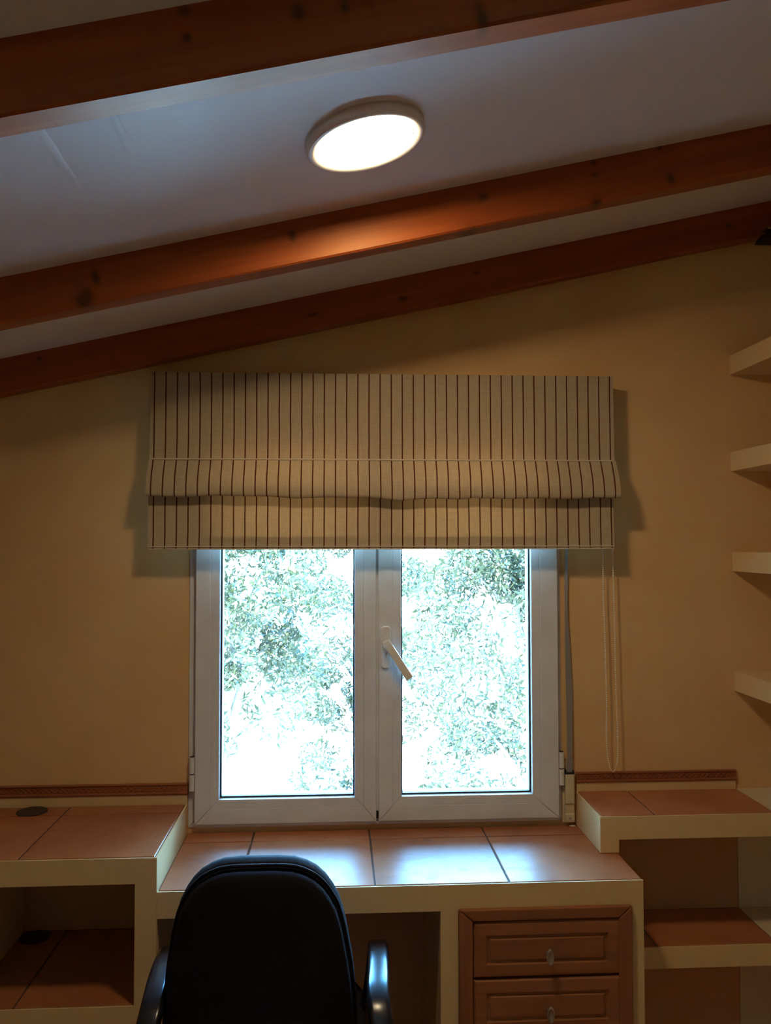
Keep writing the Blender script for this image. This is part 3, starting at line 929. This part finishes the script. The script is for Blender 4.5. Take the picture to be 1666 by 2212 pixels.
def cushion(y_back, y_front, grow, z_shift, puff_b, puff_f, nz=None):
    """a padded slab following the chair-back outline"""
    bm = bmesh.new()
    levels = [(0.0, 0.90), (0.12, 0.975), (0.35, 1.0), (0.65, 1.0), (0.88, 0.975), (1.0, 0.90)]
    zc = 0.70
    outline = [(w, z) for z, w in HW]
    outline = outline + [(-w, z) for w, z in reversed(outline)]
    outline = [(x * (1 + grow / 0.19), zc + (z - zc) * (1 + grow / 0.24) + z_shift) for x, z in outline]
    def lean(z): return -0.10 * (z - 0.50) + 0.10 * (z - 0.70) ** 2
    rings = []
    def ring(k, y, puff):
        r = []
        for x, z in outline:
            xx, zz = x * k, zc + (z - zc) * k
            fall = 1 - k * k
            curve = 0.045 * (xx / 0.19) ** 2
            r.append(bm.verts.new((CX + xx, y + lean(zz) + curve + puff * fall, zz)))
        return r
    th = y_front - y_back
    seq = [(0.25, 0, puff_b), (0.55, 0, puff_b), (0.80, 0, puff_b), (0.93, 0.04, puff_b), (0.985, 0.18, puff_b), (1.0, 0.42, 0), (1.0, 0.58, 0), (0.985, 0.82, puff_f), (0.93, 0.96, puff_f), (0.80, 1.0, puff_f), (0.55, 1.0, puff_f), (0.25, 1.0, puff_f)]
    for k, t, pf in seq:
        rings.append(ring(k, y_back + th * t, pf))
    n = len(outline)
    for A, B in zip(rings, rings[1:]):
        for i in range(n):
            bm.faces.new((A[i], A[(i + 1) % n], B[(i + 1) % n], B[i]))
    bm.faces.new(rings[0]); bm.faces.new(list(reversed(rings[-1])))
    return bm
cobj('backrest_shell', cushion(CYB - 0.028, CYB + 0.004, -0.004, -0.002, -0.010, 0.0), M['fabric_black'], smooth=True)
cobj('backrest_pad', cushion(CYB + 0.006, CYB + 0.062, 0.004, 0.004, 0.0, 0.018), M['fabric_navy'], smooth=True)
# piping between shell and pad
pip = []
for z, w in HW: pip.append((w + 0.001, z))
pip = pip + [(-w, z) for w, z in reversed(pip)]
def lean(z): return -0.10 * (z - 0.50) + 0.10 * (z - 0.70) ** 2
pp = [Vector((CX + x, CYB + 0.005 + lean(z) + 0.045 * (x / 0.19) ** 2, z)) for x, z in pip]
pp = spline(pp, 3)
cobj('piping', sweep(pp, circle_sec(0.0035, 6), side=Vector((0, 1, 0))), M['fabric_navy'], smooth=True)
# seat
sb = bmesh.new()
so_ = round_sec(0.46, 0.44, 0.10, 6)
rings = []
for k, z in ((0.3, 0.408), (0.90, 0.405), (0.975, 0.412), (1.0, 0.430), (0.995, 0.450), (0.955, 0.464), (0.85, 0.470), (0.5, 0.468), (0.2, 0.466)):
    rings.append([sb.verts.new((CX + a * k, -0.45 + b * k, z)) for a, b in so_])
for A, B in zip(rings, rings[1:]):
    for i in range(len(so_)):
        sb.faces.new((A[i], A[(i + 1) % len(so_)], B[(i + 1) % len(so_)], B[i]))
sb.faces.new(rings[0]); sb.faces.new(list(reversed(rings[-1])))
cobj('seat', sb, M['fabric_navy'], smooth=True)
obs = sweep(spline([(CX, -0.45, 0.385), (CX, -0.62, 0.382), (CX, -0.715, 0.405), (CX, -0.735, 0.47), (CX, -0.738, 0.60)], 5), round_sec(0.062, 0.014, 0.005, 2))
cobj('back_bracket', obs, M['black_matt'], smooth=False)
for sgn in (1, -1):
    pts = [(0.165, -0.400, 0.398), (0.205, -0.395, 0.425), (0.232, -0.400, 0.50), (0.2435, -0.418, 0.590), (0.2455, -0.462, 0.645), (0.2445, -0.530, 0.660), (0.2410, -0.610, 0.662), (0.2365, -0.680, 0.658), (0.2370, -0.728, 0.640), (0.2450, -0.758, 0.600), (0.2540, -0.762, 0.540), (0.2480, -0.735, 0.475), (0.215, -0.66, 0.425), (0.165, -0.60, 0.398)]
    path = spline([(CX + 0.0165 + sgn * (a - 0.006), y, z - 0.012) for a, y, z in pts], 6)
    def arm_scale(t): return 0.82 + 0.22 * math.sin(math.pi * min(1, max(0, (t - 0.08) / 0.84))) ** 0.7
    cobj('armrest', sweep(path, round_sec(0.046, 0.026, 0.010, 4), scale=arm_scale), M['black'], smooth=True)
col_ = lathe([(0, 0.10), (0.030, 0.10), (0.030, 0.24), (0.018, 0.245), (0.018, 0.385), (0.075, 0.388), (0.075, 0.404), (0, 0.404)], 24, mat=Matrix.Translation((CX, -0.45, 0)))
cobj('gas_column', col_, M['black_matt'], bevel=0.001)
for k in range(5):
    a = math.radians(72 * k + 54)
    d = Vector((math.cos(a), math.sin(a), 0))
    pth = spline([Vector((CX, -0.45, 0.125)) + d * 0.02, Vector((CX, -0.45, 0.118)) + d * 0.13, Vector((CX, -0.45, 0.085)) + d * 0.27], 4)
    leg = cobj('base_leg', sweep(pth, round_sec(0.05, 0.030, 0.010, 3), side=Vector((-d.y, d.x, 0)), scale=lambda t: 1.1 - 0.4 * t), M['black_matt'], smooth=True)
    c = bmesh.new()
    for off in (-0.012, 0.012):
        lathe([(0, -0.008), (0.022, -0.008), (0.025, -0.005), (0.025, 0.005), (0.022, 0.008), (0, 0.008)], 20, c)
        bmesh.ops.translate(c, vec=(0, 0, off), verts=c.verts[-(4 * 20 + 2):])
    mt = Matrix.Translation(Vector((CX, -0.45, 0.0255)) + d * 0.262) @ Matrix.Rotation(a, 4, 'Z') @ Matrix.Rotation(math.radians(90), 4, 'X')
    bmesh.ops.transform(c, matrix=mt, verts=c.verts)
    stem = lathe([(0, 0.03), (0.007, 0.03), (0.007, 0.085), (0, 0.085)], 10, mat=Matrix.Translation(Vector((CX, -0.45, 0)) + d * 0.262))
    me = bpy.data.meshes.new('tmp'); stem.to_mesh(me); stem.free(); c.from_mesh(me); bpy.data.meshes.remove(me)
    cs = obj('caster', c, M['black_matt'], leg)

# ------------------------------------------------------------------ garden outside
GZ = -2.6
tag(obj('ground', boxes((-60, 60, T + 0.02, 120, GZ - 0.2, GZ)), M['ground']), 'pale sunlit garden ground outside the window', 'ground', kind='structure')
def leaves(centres, radii, per, size, seedling):
    g = np.random.default_rng(seedling)
    V, Fc = [], []
    for c, r in zip(centres, radii):
        d = g.normal(size=(per, 3)); d /= np.linalg.norm(d, axis=1)[:, None]
        rad = r * g.uniform(0.35, 1.0, per) ** 0.5
        p = np.array(c) + d * rad[:, None] * np.array([1, 1, 0.8])
        u = g.normal(size=(per, 3)); u /= np.linalg.norm(u, axis=1)[:, None]
        w = np.cross(u, g.normal(size=(per, 3))); w /= np.linalg.norm(w, axis=1)[:, None]
        L = size * g.uniform(0.7, 1.4, per)[:, None]
        B = L * 0.27
        base = len(V) and sum(len(x) for x in V)
        q = np.stack([p - u * L, p + w * B, p + u * L, p - w * B], 1).reshape(-1, 3)
        V.append(q)
        idx = base + np.arange(per * 4).reshape(-1, 4)
        Fc.append(idx)
    V = np.concatenate(V); Fc = np.concatenate(Fc)
    me = bpy.data.meshes.new('foliage')
    me.from_pydata(V.tolist(), [], Fc.tolist())
    return me
def tree(x, y, top, spread, nclump, per, size, mat, label, seedling, low=-1.6):
    t = thing('tree', label, 'tree', (x, y, GZ), 'garden trees outside the window')
    r_ = random.Random(seedling)
    cs, rs = [], []
    for i in range(nclump):
        a = r_.uniform(0, 2 * math.pi)
        zz = r_.uniform(low, top)
        rr = spread * math.sqrt(r_.random()) * (1.0 if zz < top - 0.6 else 0.7)
        cs.append((rr * math.cos(a), rr * math.sin(a), zz - GZ))
        rs.append(r_.uniform(0.16, 0.36))
    me = leaves(cs, rs, per, size, seedling)
    me.materials.append(mat)
    fo_ = bpy.data.objects.new('foliage', me); COL.objects.link(fo_); fo_.parent = t
    fo_['kind'] = 'stuff'
    tb = bmesh.new()
    trunk = spline([(0, 0, 0), (0.06, 0.03, 0.9), (-0.05, 0.02, 1.9), (0.04, 0, (top - GZ) * 0.8)], 5)
    sweep(trunk, circle_sec(0.09, 10), bm=tb, scale=lambda q: 1.2 - 0.9 * q)
    for i in range(0, nclump, 3):
        c = Vector(cs[i])
        h = max(0.7, c.z - 0.7)
        p0 = Vector((0, 0, min(h, (top - GZ) * 0.75)))
        sweep(spline([p0, p0.lerp(c, 0.5) + Vector((0, 0, 0.12)), c], 4), circle_sec(0.018, 5), side=Vector((0.3, 0.9, 0.2)), bm=tb, scale=lambda q: 1.2 - 0.9 * q)
    obj('trunk', tb, M['trunk'], t, smooth=True)
    return t
tree(1.55, 4.3, 1.75, 1.05, 66, 330, 0.034, M['leaf_a'], 'dense leafy tree seen through the right window pane', 11, low=-0.7)
tree(-0.95, 5.0, 1.75, 1.05, 46, 300, 0.038, M['leaf_b'], 'paler leafy tree seen through the left window pane', 12, low=-0.15)
tree(0.30, 7.6, 1.9, 1.2, 50, 280, 0.042, M['leaf_a'], 'leafy tree farther back, seen beside the middle of the window', 13)
tree(3.9, 6.2, 1.8, 1.4, 44, 240, 0.045, M['leaf_b'], 'tree beyond the right tree in the garden, farthest right', 14)
tree(-3.4, 6.6, 1.8, 1.4, 44, 240, 0.045, M['leaf_a'], 'tree beyond the left tree in the garden, farthest left', 15)
